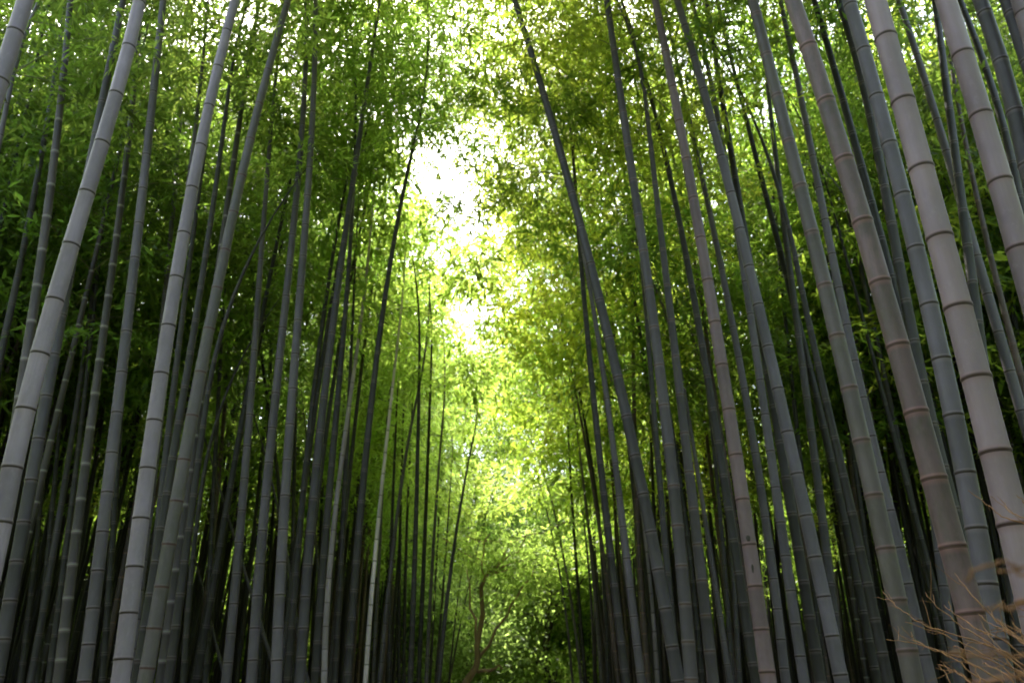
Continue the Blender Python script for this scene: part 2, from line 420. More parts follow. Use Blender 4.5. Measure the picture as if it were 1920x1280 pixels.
TR = """.120|31|pale|0|48,0 18,95 -12,190|thick pale culm cutting the top left corner of the view
.100|14|grey|0|14,190 -4,280|narrow grey culm peeping out under the pale one in the top left corner
.115|38|pale|0|262,0 242,85 227,150 205,217 185,287 162,367 138,445 112,532 86,622 62,715 38,810 17,907 -4,1010|thick pale grey culm leaning across the far left, broadest one on the left side
.110|26|darkgrey|0|232,0 190,190 150,400 111,640 65,850 2,1222|dark grey culm half hidden behind the thick pale culm on the far left
.100|18|waxring|0|132,0 111,215 82,452 52,650 42,715|dim brown-grey culm with pale joints, left of the thick pale leaning culm
.090|8|black|0|80,60 50,210 25,310 0,430|thin nearly black culm near the left edge, high up
.100|13|darkgrey|0|122,0 95,200 75,310 55,400 40,485 25,560 5,650|slim dark culm left of the dim brown-grey culm with pale joints
.105|20|waxring|0|262,40 250,200 238,280 222,410 205,540 195,630 182,715 168,815 154,915 140,1022 125,1145 112,1260|dark culm with chalky white joint rings low on the left
.095|14|darkgrey|0|212,250 200,325 175,590 155,690 137,790 112,940 90,1090 60,1280|slim dark culm left of the one with chalky white joint rings
.095|14|dark|0|185,500 165,690 142,880 120,1065 95,1250|dark culm just behind the one with chalky white joint rings
.105|25|grey|0|305,0 295,115 274,300 255,475 237,640 215,790 204,885 182,1070 161,1270|straight mid grey culm standing alone between chalky ringed and palest left culm
.115|34|pale|0|440,0 420,90 387,215 365,332 342,455 320,580 311,645 286,812 265,975 242,1145 225,1280|smooth pale silvery culm running full height, second thickest on the left
.100|17|darkgrey|0|388,250 382,300 370,400 357,485 345,590 330,660 322,725 315,830 300,990 285,1130 270,1250|grey culm tucked close on the right of the silvery full height culm
.090|8|grey|0|390,0 382,100 375,160 367,240 355,330|thin grey culm in the leaves right of the silvery culm, high up
.100|15|grey|0|353,0 347,85 342,165 336,260 330,320 324,415 317,500 305,590 285,800 270,1000 258,1200|slim grey culm crossing behind the silvery full height culm from its left
.105|19|waxring|0|485,0 462,160 452,220 442,280 432,340 422,400 405,520 390,640 372,805 360,875 335,1025 318,1170 305,1240|dull ringed culm alongside the green-tinged leaning culm at left
.115|28|green|0|542,0 520,65 505,120 490,185 480,215 452,340 435,400 422,467 410,530 397,597 385,665 370,735 355,805 342,879 327,952 315,1028 300,1102 290,1177 279,1252|green-tinged grey culm leaning strongly right towards its top, on the left
.100|17|dark|0|425,180 410,330 395,450 375,540 360,620 345,700 330,850|shaded culm behind and between the silvery and the green-tinged culms
.105|20|dark|0|382,780 370,900 345,1040 337,1125 327,1190 318,1270|dark culm behind the foot of the green-tinged culm
.090|14|dark|0|372,960 357,1090 345,1260|dark slim culm right behind the foot of the green-tinged culm
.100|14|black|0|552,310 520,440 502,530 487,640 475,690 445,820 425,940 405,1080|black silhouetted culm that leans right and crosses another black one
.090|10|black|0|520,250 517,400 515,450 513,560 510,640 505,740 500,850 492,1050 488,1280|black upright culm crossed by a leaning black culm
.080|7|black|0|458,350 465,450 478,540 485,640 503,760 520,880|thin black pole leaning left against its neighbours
.105|19|grey|0|512,200 505,270 502,320 495,415 490,480 483,565 478,675 467,755 462,830 455,930 450,1015 442,1120 430,1215 422,1280|grey culm just left of the pair of straight ringed culms
.105|20|grey|0|575,0 570,215 560,312 551,410 541,512 530,620 524,675 512,785 501,901 490,1017 484,1135 470,1270|straight grey ringed culm, left one of a close pair reaching the top edge
.105|21|grey|0|592,0 585,190 578,350 568,485 562,585 557,640 550,730 540,832 532,935 526,1040 522,1145 520,1280|straight grey ringed culm, right one of a close pair reaching the top edge
.110|20|darkgrey|0|712,0 705,50 697,110 690,150 680,215 665,320 655,385 640,490 632,550 625,615 620,640 602,780 592,890 580,1040 567,1190 562,1280|dark smooth culm arching up alone to the top edge left of the sky gap
.100|15|dark|0|650,345 637,410 622,480 612,550 600,640 592,715 585,790 575,865 560,1000 550,1100 540,1280|dark culm directly left of the smooth arching culm
.100|17|dark|0|665,300 660,400 655,480 650,550 643,640 635,740 625,840 617,940 605,1050 595,1190 592,1280|dark culm directly right of the smooth arching culm
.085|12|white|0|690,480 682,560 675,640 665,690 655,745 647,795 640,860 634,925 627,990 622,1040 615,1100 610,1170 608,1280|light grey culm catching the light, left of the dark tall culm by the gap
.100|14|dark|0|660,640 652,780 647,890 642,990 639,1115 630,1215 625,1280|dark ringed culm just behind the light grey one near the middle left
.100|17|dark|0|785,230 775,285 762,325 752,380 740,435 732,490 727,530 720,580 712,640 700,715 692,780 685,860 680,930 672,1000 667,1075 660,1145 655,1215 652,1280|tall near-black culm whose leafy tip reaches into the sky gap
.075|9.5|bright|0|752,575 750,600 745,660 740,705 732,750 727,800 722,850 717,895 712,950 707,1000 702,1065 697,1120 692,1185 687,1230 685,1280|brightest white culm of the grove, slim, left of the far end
.080|8|grey|0|720,860 717,940 712,1015 705,1165 700,1265|slim grey culm close behind the brightest white culm
.085|10|grey|0|787,720 775,780 762,850 750,920 742,980 736,1040 730,1100 722,1170 717,1215 712,1280|slim grey culm right of the brightest white culm
.085|9|dark|0|742,820 737,900 733,1080 730,1280|thin dark culm, first one right of the slim grey culm beside the white one
.085|8|black|0|757,780 752,860 750,1050 748,1280|thin black culm, second one right of the slim grey culm beside the white one
.085|8|dark|0|770,830 763,960 760,1120 757,1280|thin dark culm, third one right of the slim grey culm beside the white one
.095|12|dark|0|787,680 783,800 780,950 777,1130 768,1280|thick dark culm among thin ones left of the far end
.095|10|black|0|808,680 806,780 800,930 792,1080 785,1280|black culm straight below the foliage left of the far end
.080|8|grey|0|830,780 822,900 815,1015 805,1100 800,1280|lighter grey thin culm left of the far end
.075|5|black|0|838,640 837,720 835,805 828,880 822,960 812,1100 808,1280|very thin black culm rising high left of the far end
.075|6|dark|0|848,850 842,960 830,1100 820,1240|very thin dark culm just left of the one leaning right beside the far end
.090|10|darkgrey|0|890,800 887,830 875,885 865,940 855,1000 847,1065 837,1120 830,1180 824,1280|dark grey culm leaning right beside the far end of the path
.065|4|dark|0|888,930 880,990 862,1090 850,1190 842,1280|hair-thin culm just left of the crooked brown tree, nearer the leaning culm
.065|4|dark|0|918,930 910,990 880,1090 860,1165 850,1250|hair-thin leaning culm reaching over the crooked brown tree
.100|14|black|0|110,820 98,950 85,1100 68,1280|black shaded culm low on the far left, left of the slim dark ones
.100|13|dark|0|85,860 72,980 58,1120 38,1280|shaded dark culm in the bottom left corner
.100|15|black|0|235,640 222,860 208,1050 192,1280|black culm behind and right of the straight mid grey culm
.100|13|black|0|420,560 412,700 402,900 392,1100 386,1280|black culm in the shade right of the green-tinged culm
.090|10|dark|0|560,560 556,700 552,900 548,1080 545,1280|dark culm seen between the close pair and its dark neighbour
.110|25|darkgrey|0|965,0 980,45 995,100 1012,155 1030,210 1042,255 1057,310 1072,365 1085,410 1100,465 1115,525 1127,575 1140,620 1155,690 1170,755 1182,820 1195,870 1205,935 1215,980 1227,1035 1240,1095 1250,1150 1260,1205 1272,1280|long grey culm leaning left over the path up to the top centre
.095|17|grey|0|1092,470 1107,540 1122,640 1132,705 1140,760 1147,815 1152,865 1160,920 1167,990 1175,1040 1182,1095 1190,1165 1197,1225 1202,1280|grey culm under the long leaning one, running beside it on its left
.075|8|black|0|960,280 975,330 997,395 1015,450 1032,510 1047,560 1065,640 1077,690 1090,750 1100,810 1110,870 1122,980 1133,1120 1140,1280|thin black culm leaning left against the bright leaves beside the sky gap
.100|17|dark|0|1072,280 1082,350 1090,520 1100,610 1110,715 1120,815 1127,880 1135,970 1145,1035 1155,1105 1162,1170 1172,1280|dark culm left of the grey one beneath the long leaning culm
.080|9|brown|0|1082,740 1092,810 1105,880 1117,940 1127,1005 1135,1070 1145,1145 1155,1225 1158,1280|slim brownish grey culm on the right of the far end
.075|7|grey|0|1050,600 1060,665 1075,765 1087,840 1095,920 1105,1000 1110,1065 1120,1160 1127,1280|thin light grey culm, first of the right row with visible rings
.070|5|dark|0|1025,630 1040,690 1060,765 1072,825 1082,890 1092,965 1100,1030 1110,1150 1115,1280|thin dark culm leaning left out of the right row into the leaves
.070|5|darkgrey|0|980,800 992,850 1010,905 1025,950 1035,1000 1050,1075 1060,1140 1067,1205 1072,1270|thin dark culm leaning left over the far end of the path
.080|7|grey|0|1048,1000 1060,1065 1072,1130 1080,1190 1090,1280|small grey culm right beside the far end, low
.090|8|black|0|1065,800 1072,940 1080,1040 1085,1120 1098,1280|black culm low in the gap at the start of the right row
.110|26|brownring|0|1155,115 1162,175 1172,240 1182,300 1190,360 1197,400 1205,460 1212,515 1220,570 1232,640 1240,705 1247,765 1252,830 1260,890 1267,960 1275,1020 1280,1083 1285,1150 1292,1215 1297,1280|dark grey culm with brown rings, first thick one right of the long leaning one
.105|19|dark|0|1168,0 1185,65 1200,120 1217,185 1235,240 1250,295 1262,350 1275,410 1287,465 1296,520 1305,580 1312,640 1327,740 1340,800 1355,865 1362,927 1372,990 1382,1055 1392,1115 1402,1175 1412,1245|dark culm directly left of the tall pinkish culm
.075|7|brown|0|1197,0 1215,90 1232,150 1247,225 1260,300 1270,340 1285,400 1300,460 1315,560 1330,680|thin brown culm crossing behind the upper pinkish culm
.115|30|pink|0|1227,0 1242,65 1255,125 1267,190 1280,257 1292,327 1305,402 1317,480 1332,560 1347,650 1362,740 1377,832 1392,930 1407,1027 1422,1125 1432,1225 1440,1280|tall pinkish culm with a dark knot scar, running the full height right of centre
.100|18|grey|0|1262,90 1285,190 1302,250 1310,310 1322,370 1337,430 1347,480 1360,530 1370,590 1382,640 1395,725 1407,800 1417,870 1430,945 1443,1020 1455,1100 1470,1260|slim grey culm first to the right of the tall pinkish culm
.110|27|blue|0|1270,0 1285,45 1297,100 1310,145 1325,190 1337,240 1352,290 1365,335 1377,380 1387,435 1400,480 1410,525 1422,575 1432,630 1447,665 1462,745 1480,830 1500,915 1517,1000 1537,1090 1557,1177 1577,1265|smooth bluish grey culm, broadest between the pinkish and the green-grey culms
.100|20|blue|0|1300,0 1315,85 1327,145 1342,200 1357,265 1375,350 1385,465 1397,535 1410,607 1420,685 1430,760 1445,835 1455,915 1467,995 1477,1075 1490,1160 1502,1240|bluish grey culm hugging the left side of the broader bluish one
.110|22|dark|0|1325,0 1340,100 1360,225 1380,345 1420,560 1455,790 1467,865 1482,945 1495,1025 1512,1107 1525,1190 1537,1275|shaded culm wedged behind the two bluish grey culms
.105|18|darkgrey|0|1430,90 1445,190 1455,300 1465,360 1470,415 1477,480 1485,545 1492,610 1502,675 1512,745 1522,815 1532,885 1542,957 1552,1030 1560,1100 1568,1220|dark grey culm left of the green-grey culm, nearly upright
.105|18|black|0|1350,30 1375,125 1390,185 1405,245 1417,290 1430,330 1440,375 1455,450 1470,525 1490,600 1522,690 1540,770 1562,860 1575,940 1595,1025 1610,1100 1622,1170 1637,1240|near-black culm crossing behind its neighbours left of the green-grey culm
.115|38|greengrey|0|1413,0 1425,55 1437,110 1447,145 1457,190 1470,230 1482,272 1490,320 1502,357 1515,400 1527,445 1537,490 1547,540 1560,590 1571,635 1592,730 1615,830 1637,930 1660,1032 1682,1135 1707,1240 1715,1280|thick green-grey culm with faint pink rings, left of the mottled one
.100|20|blue|0|1462,0 1475,55 1485,95 1492,155 1512,230 1527,302 1542,382 1557,462 1572,542 1590,640 1610,715 1632,800 1655,900 1680,1010|smooth bluish culm passing behind the thick green-grey culm
.120|52|mottled|0|1487,0 1507,65 1537,155 1567,245 1595,340 1622,435 1652,535 1682,640 1712,755 1745,872 1777,990 1810,1117 1845,1245 1855,1280|thick pinkish mottled culm with green stains, second broadest on the right
.115|42|blue|0|1590,0 1602,32 1627,117 1650,205 1675,300 1700,400 1725,502 1752,615 1775,725 1800,830 1822,945 1845,1065 1867,1190 1880,1280|clean bluish grey culm between the mottled and the broadest culm
.110|24|dark|0|1575,0 1590,65 1610,150 1630,235 1650,275 1662,340 1672,400 1685,475 1695,550 1705,635 1720,690 1740,760 1765,860 1790,960|shaded culm behind the gap between the mottled and the clean bluish culm
.125|62|big|0|1640,0 1655,45 1690,177 1727,317 1767,467 1810,627 1852,790 1895,962 1932,1110 1970,1260|broadest culm of all, smooth pinkish grey, at the right
.105|20|blue|0|1685,0 1707,65 1727,132 1750,202 1772,275 1795,355 1820,440 1845,527 1875,640 1900,715 1918,780|grey culm between the broadest culm and the pale one at the right edge
.105|17|dark|0|1752,0 1765,75 1772,155 1785,235 1795,330 1812,440|dark culm touching the left side of the pale culm at the right edge
.120|45|big|0|1773,0 1803,95 1840,220 1879,355 1922,505|thick pale pinkish culm leaving through the right edge
.115|30|darkgrey|0|1837,0 1845,25 1862,65 1880,127 1907,235 1922,290|dark grey culm in the top right corner, right of the thick pale one
.100|15|dark|0|1812,25 1825,75 1840,110 1862,160 1880,230 1897,300 1915,390|slim dark culm behind the corner culms at top right
.110|26|darkgrey|0|1888,0 1910,65 1925,110|dark culm cutting the top right corner
.120|30|big|0|1912,0 1925,45|pinkish culm barely seen at the very tip of the top right corner
.110|19|black|0|1530,0 1545,75 1560,125 1580,185 1600,250 1615,310 1635,380 1665,500 1700,640|black culm in the shadow right beside the mottled culm, upper half
.085|12|black|0|1560,390 1605,530 1625,635 1650,740 1680,825 1705,920 1730,1010 1750,1105|black leaning culm crossing the bright leaves left of the mottled culm
.105|22|blue|0|1735,800 1745,890 1755,1010 1770,1100 1782,1180 1800,1280|bluish culm emerging under the left side of the mottled culm
.105|22|dark|0|1490,480 1508,560 1525,640 1545,740 1567,830 1585,910 1605,990 1622,1075 1640,1155 1657,1240|dark ringed culm left of the lower green-grey culm
.105|23|brownring|0|1212,200 1222,280 1227,340 1232,390 1240,440 1247,500 1255,550 1262,640 1272,705 1277,765 1287,827 1292,890 1300,952 1307,1015 1315,1080 1322,1145 1330,1207 1337,1275|dark grey culm with brown rings, second thick one right of the long leaning one
.095|14|darkgrey|0|1195,400 1200,480 1212,600 1217,640 1222,730 1230,785 1232,845 1237,907 1242,970 1247,1035 1255,1092|grey culm dipping behind the long leaning culm from the right
.090|11|brown|0|1178,300 1180,350 1182,500 1187,640 1190,720 1192,820 1195,950 1195,1030 1200,1090 1210,1215 1217,1280|upright slim culm crossed by the long leaning one
.090|13|grey|0|1285,740 1300,840 1312,910 1322,985 1332,1030 1342,1100 1355,1175 1362,1235 1367,1280|slim ringed culm between the brown ringed culm and the dark one left of pink
.085|11|darkgrey|0|1330,760 1340,880 1347,940 1355,1000 1360,1065 1365,1140 1370,1240|thin dark grey culm, first left of the tall pinkish culm's lower half
.090|12|darkgrey|0|1360,920 1370,1040 1377,1100 1382,1170 1385,1265|thin dark culm at the foot of the tall pinkish culm
.075|9|pale|0|1195,900 1207,990 1217,1065 1222,1140 1230,1215 1232,1280|thin light culm low behind the foot of the long leaning culm
.070|6|pale|0|1125,1000 1132,1090 1135,1190 1142,1265|thin light culm low in the dark right row near the far end
.090|12|black|0|1255,760 1267,860 1280,940 1290,1010 1300,1090 1310,1190 1315,1280|black culm between the two upright thick brown ringed culms
.065|6|brown|0|1115,600 1125,690 1135,790 1145,880 1152,950 1160,1020 1170,1090 1180,1280|thin reddish brown culm left of the grey one under the long leaning culm
.085|12|brown|0|1772,60 1790,130 1810,300 1835,400 1855,450 1865,500 1880,560 1905,680|thin brownish culm behind the pale culm at the right edge
.080|6|black|0|1395,40 1412,150 1425,210 1440,260 1455,400 1462,520|thin black culm high between the bluish and the green-grey culms
.085|7|black|0|1485,225 1515,300 1540,420 1560,560|thin black culm high between the green-grey and the mottled culms
.070|7|darkgrey|0|345,690 360,750 378,800 400,870 420,945|thin bare pole slanting down right, above the others, by the green-tinged culm
.070|7|darkgrey|0|345,960 352,990 372,1070 390,1145|thin bare pole slanting down right below the foot of the green-tinged culm
.070|8|darkgrey|0|452,700 470,770 500,860 535,1020 560,1200|thin bare pole slanting down right between the close pair
.070|7|darkgrey|0|562,705 575,830 583,900 595,1060 605,1180|thin bare pole slanting down right of the close pair"""

count = 0
near_xy = []
for i, line in enumerate(TR.splitlines()):
    d, w, tone, k, pts, label = line.split('|')
    d, w, k = float(d), float(w), float(k)
    P = [tuple(map(float, q.split(','))) for q in pts.split()]
    r = np.random.default_rng(100 + i)
    bare = 'bare pole' in label
    H = r.uniform(14.5, 17.5) * (.8 + .2 * d / .11)
    x, y = P[-1]
    Y0 = 6.0
    for _ in range(12):                         # distance from the width seen at the lowest traced point
        z = at(x, y, Y0, k)[0].z
        depth = F * d * taper(z, H) / w
        dy = (640 - y) / F
        Y0 = depth * ((math.cos(TH) - dy * math.sin(TH)) - k * (math.sin(TH) + dy * math.cos(TH)))
    W = [at(px, py, Y0, k)[0] for px, py in P]
    Z = np.array([p.z for p in W]); X = np.array([p.x for p in W])
    if len(P) >= 5: c = np.polyfit(Z, X, 3 if len(P) >= 10 else 2)
    elif len(P) >= 3: c = np.polyfit(Z, X, 2)
    else: c = np.polyfit(Z, X, 1)
    c1 = np.polyfit(Z, X, 1)[0]
    zlo, zhi = Z.min(), Z.max()
    H = max(H, zhi + 3.2)
    if bare: H = zhi + .5
    inframe = P[0][1] > 150 and not bare
    if inframe: H = min(H, zhi + 3.4)
    if 'hair-thin' in label or 'leaning right beside' in label: H = zhi + 1.3
    dc = np.polyder(c)
    slo = .5 * np.polyval(dc, zlo) + .5 * c1; shi = .5 * np.polyval(dc, zhi) + .5 * c1
    slo = max(-.2, min(.2, slo)) if not bare else c1
    side = -1 if np.polyval(c, zlo) < -.3 else 1
    tipb = r.uniform(.3, 1.1)
    if Y0 > 9:                                   # tips swing clear of the open strip over the path
        g = -1.66 + .07 * (Y0 - 11); xt = np.polyval(c, zhi) + shi * (H - zhi)
        if side < 0: tipb = min(tipb, (g - .9) - xt)
        else: tipb = min(tipb, xt - (g + .9))
        tipb = max(tipb, -.5)
    yb = r.uniform(-.4, .4)
    def path(z, c=c, zlo=zlo, zhi=zhi, slo=slo, shi=shi, Y0=Y0, k=k, side=side, tipb=tipb, H=H, yb=yb):
        if z < zlo: xx = np.polyval(c, zlo) + slo * (z - zlo)
        elif z > zhi:
            u = (z - zhi) / max(1., H - zhi)
            xx = np.polyval(c, zhi) + shi * (z - zhi) - side * tipb * u ** 2.2
        else: xx = np.polyval(c, z)
        yy = Y0 + k * (z - CAM_Z)
        if z > zhi: yy += yb * ((z - zhi) / max(1., H - zhi)) ** 2
        return (xx, yy, z)
    xf = path(6)[0]
    if Y0 > 11 and P[0][1] > 150: near_gap = True
    else: near_gap = False
    near_xy.append((path(1)[0], Y0))
    zb = r.uniform(5.6, 8.0)
    if Y0 < 6: zb = r.uniform(7.5, 9.0)
    elif Y0 < 11: zb = max(zb, r.uniform(6.8, 8.2))
    if Y0 > 16: zb = r.uniform(4.6, 6.6)
    if P[0][1] <= 150 and Y0 < 11: zb = max(zb, zhi + (1.6 if Y0 < 8 else .6)); H = max(H, zb + 2.5)
    zb = max(zb, zhi - .6) if Y0 < 12 else max(zb, min(zhi - 1.6, 9))
    edge = abs(xf + .4)
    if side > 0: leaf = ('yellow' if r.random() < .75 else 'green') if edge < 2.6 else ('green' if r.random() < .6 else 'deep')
    else: leaf = ('lit' if Y0 > 12 or r.random() < .35 else 'green') if edge < 3.0 else ('deep' if r.random() < .75 else 'green')
    sides = 40 if w > 36 else 24 if w > 16 else 14
    if bare: zb = H + 5
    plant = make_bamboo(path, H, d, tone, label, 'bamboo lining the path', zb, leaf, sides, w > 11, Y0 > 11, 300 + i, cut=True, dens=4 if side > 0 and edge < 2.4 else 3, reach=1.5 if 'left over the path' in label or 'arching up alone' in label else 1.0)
    count += 1
    if 'knot scar' in label:                    # two dark scars on the skin facing the path
        for py, a_, b_ in ((1012, .015, .026), (1068, .008, .034)):
            zk = np.interp(-py, [-q[1] for q in P][::-1], Z[::-1]); q0 = np.array(path(zk)); rad_ = d * .5 * taper(zk, H)
            cdir = np.array([-q0[0] * 1.0, -q0[1], 0]); cdir /= np.linalg.norm(cdir); sd_ = np.array([-cdir[1], cdir[0], 0])
            tt = np.linspace(0, 2 * math.pi, 15)[:-1]
            rim = [q0 + cdir * (rad_ - .001) + sd_ * a_ * math.cos(t_) * (1 + .15 * math.sin(3 * t_)) + np.array([0, 0, b_ * math.sin(t_)]) for t_ in tt]
            top = [q0 + cdir * (rad_ + .0045) + sd_ * a_ * .5 * math.cos(t_) + np.array([0, 0, b_ * .5 * math.sin(t_)]) for t_ in tt]
            mid = [q0 + cdir * (rad_ + .002)] * 14
            V = np.array(rim + top + mid) - np.array(plant.location)
            Fq = [(k_ + o_, (k_ + 1) % 14 + o_, (k_ + 1) % 14 + 14 + o_, k_ + 14 + o_) for o_ in (0, 14) for k_ in range(14)]
            mesh_obj('knot_scar', V, Fq, DBARK, plant, smooth=True)

# slim plants whose heads close the canopy over the near part of the path
for i, (x, y, tx, leaf, lb) in enumerate((
        (-2.75, 10.6, 1.3, 'lit', 'slim bamboo leaning from the left row over the path, nearest of three'),
        (-2.9, 12.0, 1.4, 'lit', 'slim bamboo leaning from the left row over the path, middle of three'),
        (-2.7, 13.2, .9, 'green', 'slim bamboo leaning from the left row over the path, farthest of three'),
        (2.2, 10.9, -1.9, 'yellow', 'slim bamboo leaning from the right row over the path, nearest of three'),
        (2.3, 12.3, -2.1, 'yellow', 'slim bamboo leaning from the right row over the path, middle of three'),
        (2.1, 13.6, -1.6, 'yellow', 'slim bamboo leaning from the right row over the path, farthest of three'))):
    H = 15.0 + .4 * i % 2
    def path(z, x=x, y=y, tx=tx, H=H): return (x + tx * (max(0, z) / H) ** 3, y, z)
    near_xy.append((x, y))
    make_bamboo(path, H, .085, 'dark', lb, 'slim bamboo hanging over the path', 9.8, leaf, 12, False, False, 2000 + i, reach=1.3, dens=3)

# ---------------------------------------------------------------- bamboo deeper in the grove, as copies of six plants
def copy_tree(o, parent=None):
    c_ = o.copy(); col.objects.link(c_)
    if parent: c_.parent = parent
    for ch in list(o.children):
        if ch.name.split('.')[0] in ('culm', 'foliage', 'branches') and ch.parent == o: copy_tree(ch, c_)
    return c_

protos = []
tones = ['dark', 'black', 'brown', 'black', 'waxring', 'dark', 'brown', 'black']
spots = []
def free(x, y, dmin):
    for a, b in near_xy + spots:
        if (a - x) ** 2 + (b - y) ** 2 < dmin * dmin: return False
    return True
tries = 0
while len(spots) < 184 and tries < 60000:
    tries += 1
    y = rnd.uniform(10.5, 34) if len(spots) % 4 else rnd.uniform(9.5, 15); x = rnd.uniform(-.72 * y - 2.5, .72 * y + 2.5)
    edge_row = y > 20 and (len(spots) % 6 == 5)
    if edge_row:
        g = -1.66 + .07 * (y - 11)
        x = rnd.choice((g - rnd.uniform(2.3, 3.2), g + rnd.uniform(2.4, 3.2)))
    elif -3.0 - .02 * y < x < 2.6: continue
    if x < 0 and x > -3.4 - max(0, 16 - y) * .28: continue
    if x > 0 and x < 3.0 + max(0, 15 - y) * .32: continue
    if not free(x, y, .62): continue
    spots.append((x, y))
lab = {'L': 'shaded dark bamboo deep in the grove behind the left row of culms',
       'R': 'shaded dark bamboo deep in the grove behind the right row of culms'}
for i, (x, y) in enumerate(spots):
    side = 'L' if x < 0 else 'R'
    if i < 8:
        r = np.random.default_rng(900 + i)
        H = r.uniform(12.5, 16); bx, by = r.uniform(-.5, .5), r.uniform(-.4, .4); lx = r.uniform(-.02, .02)
        def path(z, H=H, bx=bx, by=by, x=x, y=y, lx=lx):
            u = max(0, z) / H
            return (x + lx * z + bx * u ** 2 * 2, y + by * u ** 2 * 2, z)
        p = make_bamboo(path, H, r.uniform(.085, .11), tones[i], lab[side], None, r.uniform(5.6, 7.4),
                        ['deep', 'green', 'deep', 'deep', 'green', 'yellow', 'lit', 'lit'][i], 10, False, True, 950 + i, reach=1.15, cut=False, dens=2)
        protos.append(p); o = p
    else:
        if abs(x + .4) < 5.5 and y > 15: pi = (6, 7, 6)[i % 3] if x < 0 else (5, 6, 5)[i % 3]
        else: pi = (0, 1, 2, 3, 4, 5)[i % 6] if x > 0 else (0, 1, 2, 3, 4, 0)[i % 6]
        o = copy_tree(protos[pi])
        o.location = (x, y, 0)
        o.rotation_euler = (0, 0, rnd.uniform(0, 6.28))
        s = rnd.uniform(.9, 1.12); o.scale = (s, s, s)
    tag(o, lab[side], 'bamboo', 'shaded bamboo deep in the left grove' if side == 'L' else 'shaded bamboo deep in the right grove')

# past the nearest three hundred the grove reads as one mass
r = np.random.default_rng(77)
parts = []; fol = []
for i in range(1900):
    y = 11 + 27 * r.uniform(0, 1) ** .9 if i < 1550 else r.uniform(-26, 13); sgn = r.choice((-1, 1))
    if i < 1550: x = sgn * r.uniform(4.8 - .05 * y + max(0, 18 - y) * .3 + (1.6 if sgn < 0 and y < 30 else 0), .75 * y + 4)
    if i < 170:                              # a few close behind the front rows
        y = r.uniform(16, 33); x = r.choice((r.uniform(2.2, 4.6), r.uniform(2.2, 4.6), r.uniform(-5.2, -3.2)))
    elif i < 1550: pass
    elif y < -2: x = -.3 + sgn * r.uniform(1.9, 13)  # unseen culms behind the viewpoint, added to shade the low light
    else: x = sgn * r.uniform(.75 * y + 6.0, .75 * y + 16)
    lx, b_ = r.uniform(-.05, .05), r.uniform(-1, 1); H = r.uniform(12, 16)
    z = np.linspace(-.2, H, 9)
    P_ = np.stack([x + lx * z + b_ * (z / H) ** 2, np.full(9, y), z], -1)
    parts.append(tube_mesh(P_, np.array([.05 * taper(a, H) for a in z]), 6))
    for q in range(5 if i < 1550 else 22):
        zz = r.uniform(5.8, H); fol.append((x + lx * zz + b_ * (zz / H) ** 2 + r.normal(0, .6), y + r.normal(0, .6), zz))
for q in range(950):                         # unseen canopy added over the path behind the viewpoint to cut skylight
    yq = r.uniform(-26, -1.5) ; fol.append((r.uniform(-3.4, 2.8), yq, r.uniform(7.5 if yq < 0 else 9.5, 14)))
side = []
for q in range(1700):                       # crowns of the side rows high above both edges of the view
    yq = r.uniform(7, 15); sg = r.choice((-1, 1)); side.append((sg * r.uniform(.42 * yq + .8, .75 * yq + 3), yq, r.uniform(.62 * yq + 2.5, 14.5)))
V, Fq = join(parts)
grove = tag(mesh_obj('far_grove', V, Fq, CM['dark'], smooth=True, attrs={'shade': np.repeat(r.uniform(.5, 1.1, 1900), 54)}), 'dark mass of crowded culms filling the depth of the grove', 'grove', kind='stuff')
V, Fq, ti = place_sprays(T_FARLEAF, np.array(fol), r, (.9, 1.5))
mesh_obj('foliage', V, Fq, LM['green'], grove, fattrs={'tint': ti})
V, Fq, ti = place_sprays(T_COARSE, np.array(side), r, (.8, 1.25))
mesh_obj('side_foliage', V, Fq, LM['deep'], grove, fattrs={'tint': ti})

# ---------------------------------------------------------------- broadleaf trees closing the far end of the path
T_BROAD = []
for _ in range(4):
    n = 44; p = rng.normal(0, 1, (n, 3)) * np.array([.34, .34, .2])
    d = unit(rng.normal(0, 1, (n, 3)) + np.array([0, 0, -.3])) * (.115 * rng.uniform(.7, 1.3, n))[:, None]
    w_ = unit(np.cross(d, rng.normal(0, 1, (n, 3)))) * .024
    T_BROAD.append(leaf_quads(p, d, w_))

def limb(p0, p1, r0, r1, r, wob=.12, n=9):
    t = np.linspace(0, 1, n)[:, None]
    P = np.array(p0) * (1 - t) + np.array(p1) * t
    L = np.linalg.norm(np.array(p1) - np.array(p0))
    off = np.cumsum(r.normal(0, wob * L / n, (n, 3)), axis=0); off -= t * off[-1]; off *= (t > 0)
    return P + off, np.linspace(r0, r1, n)

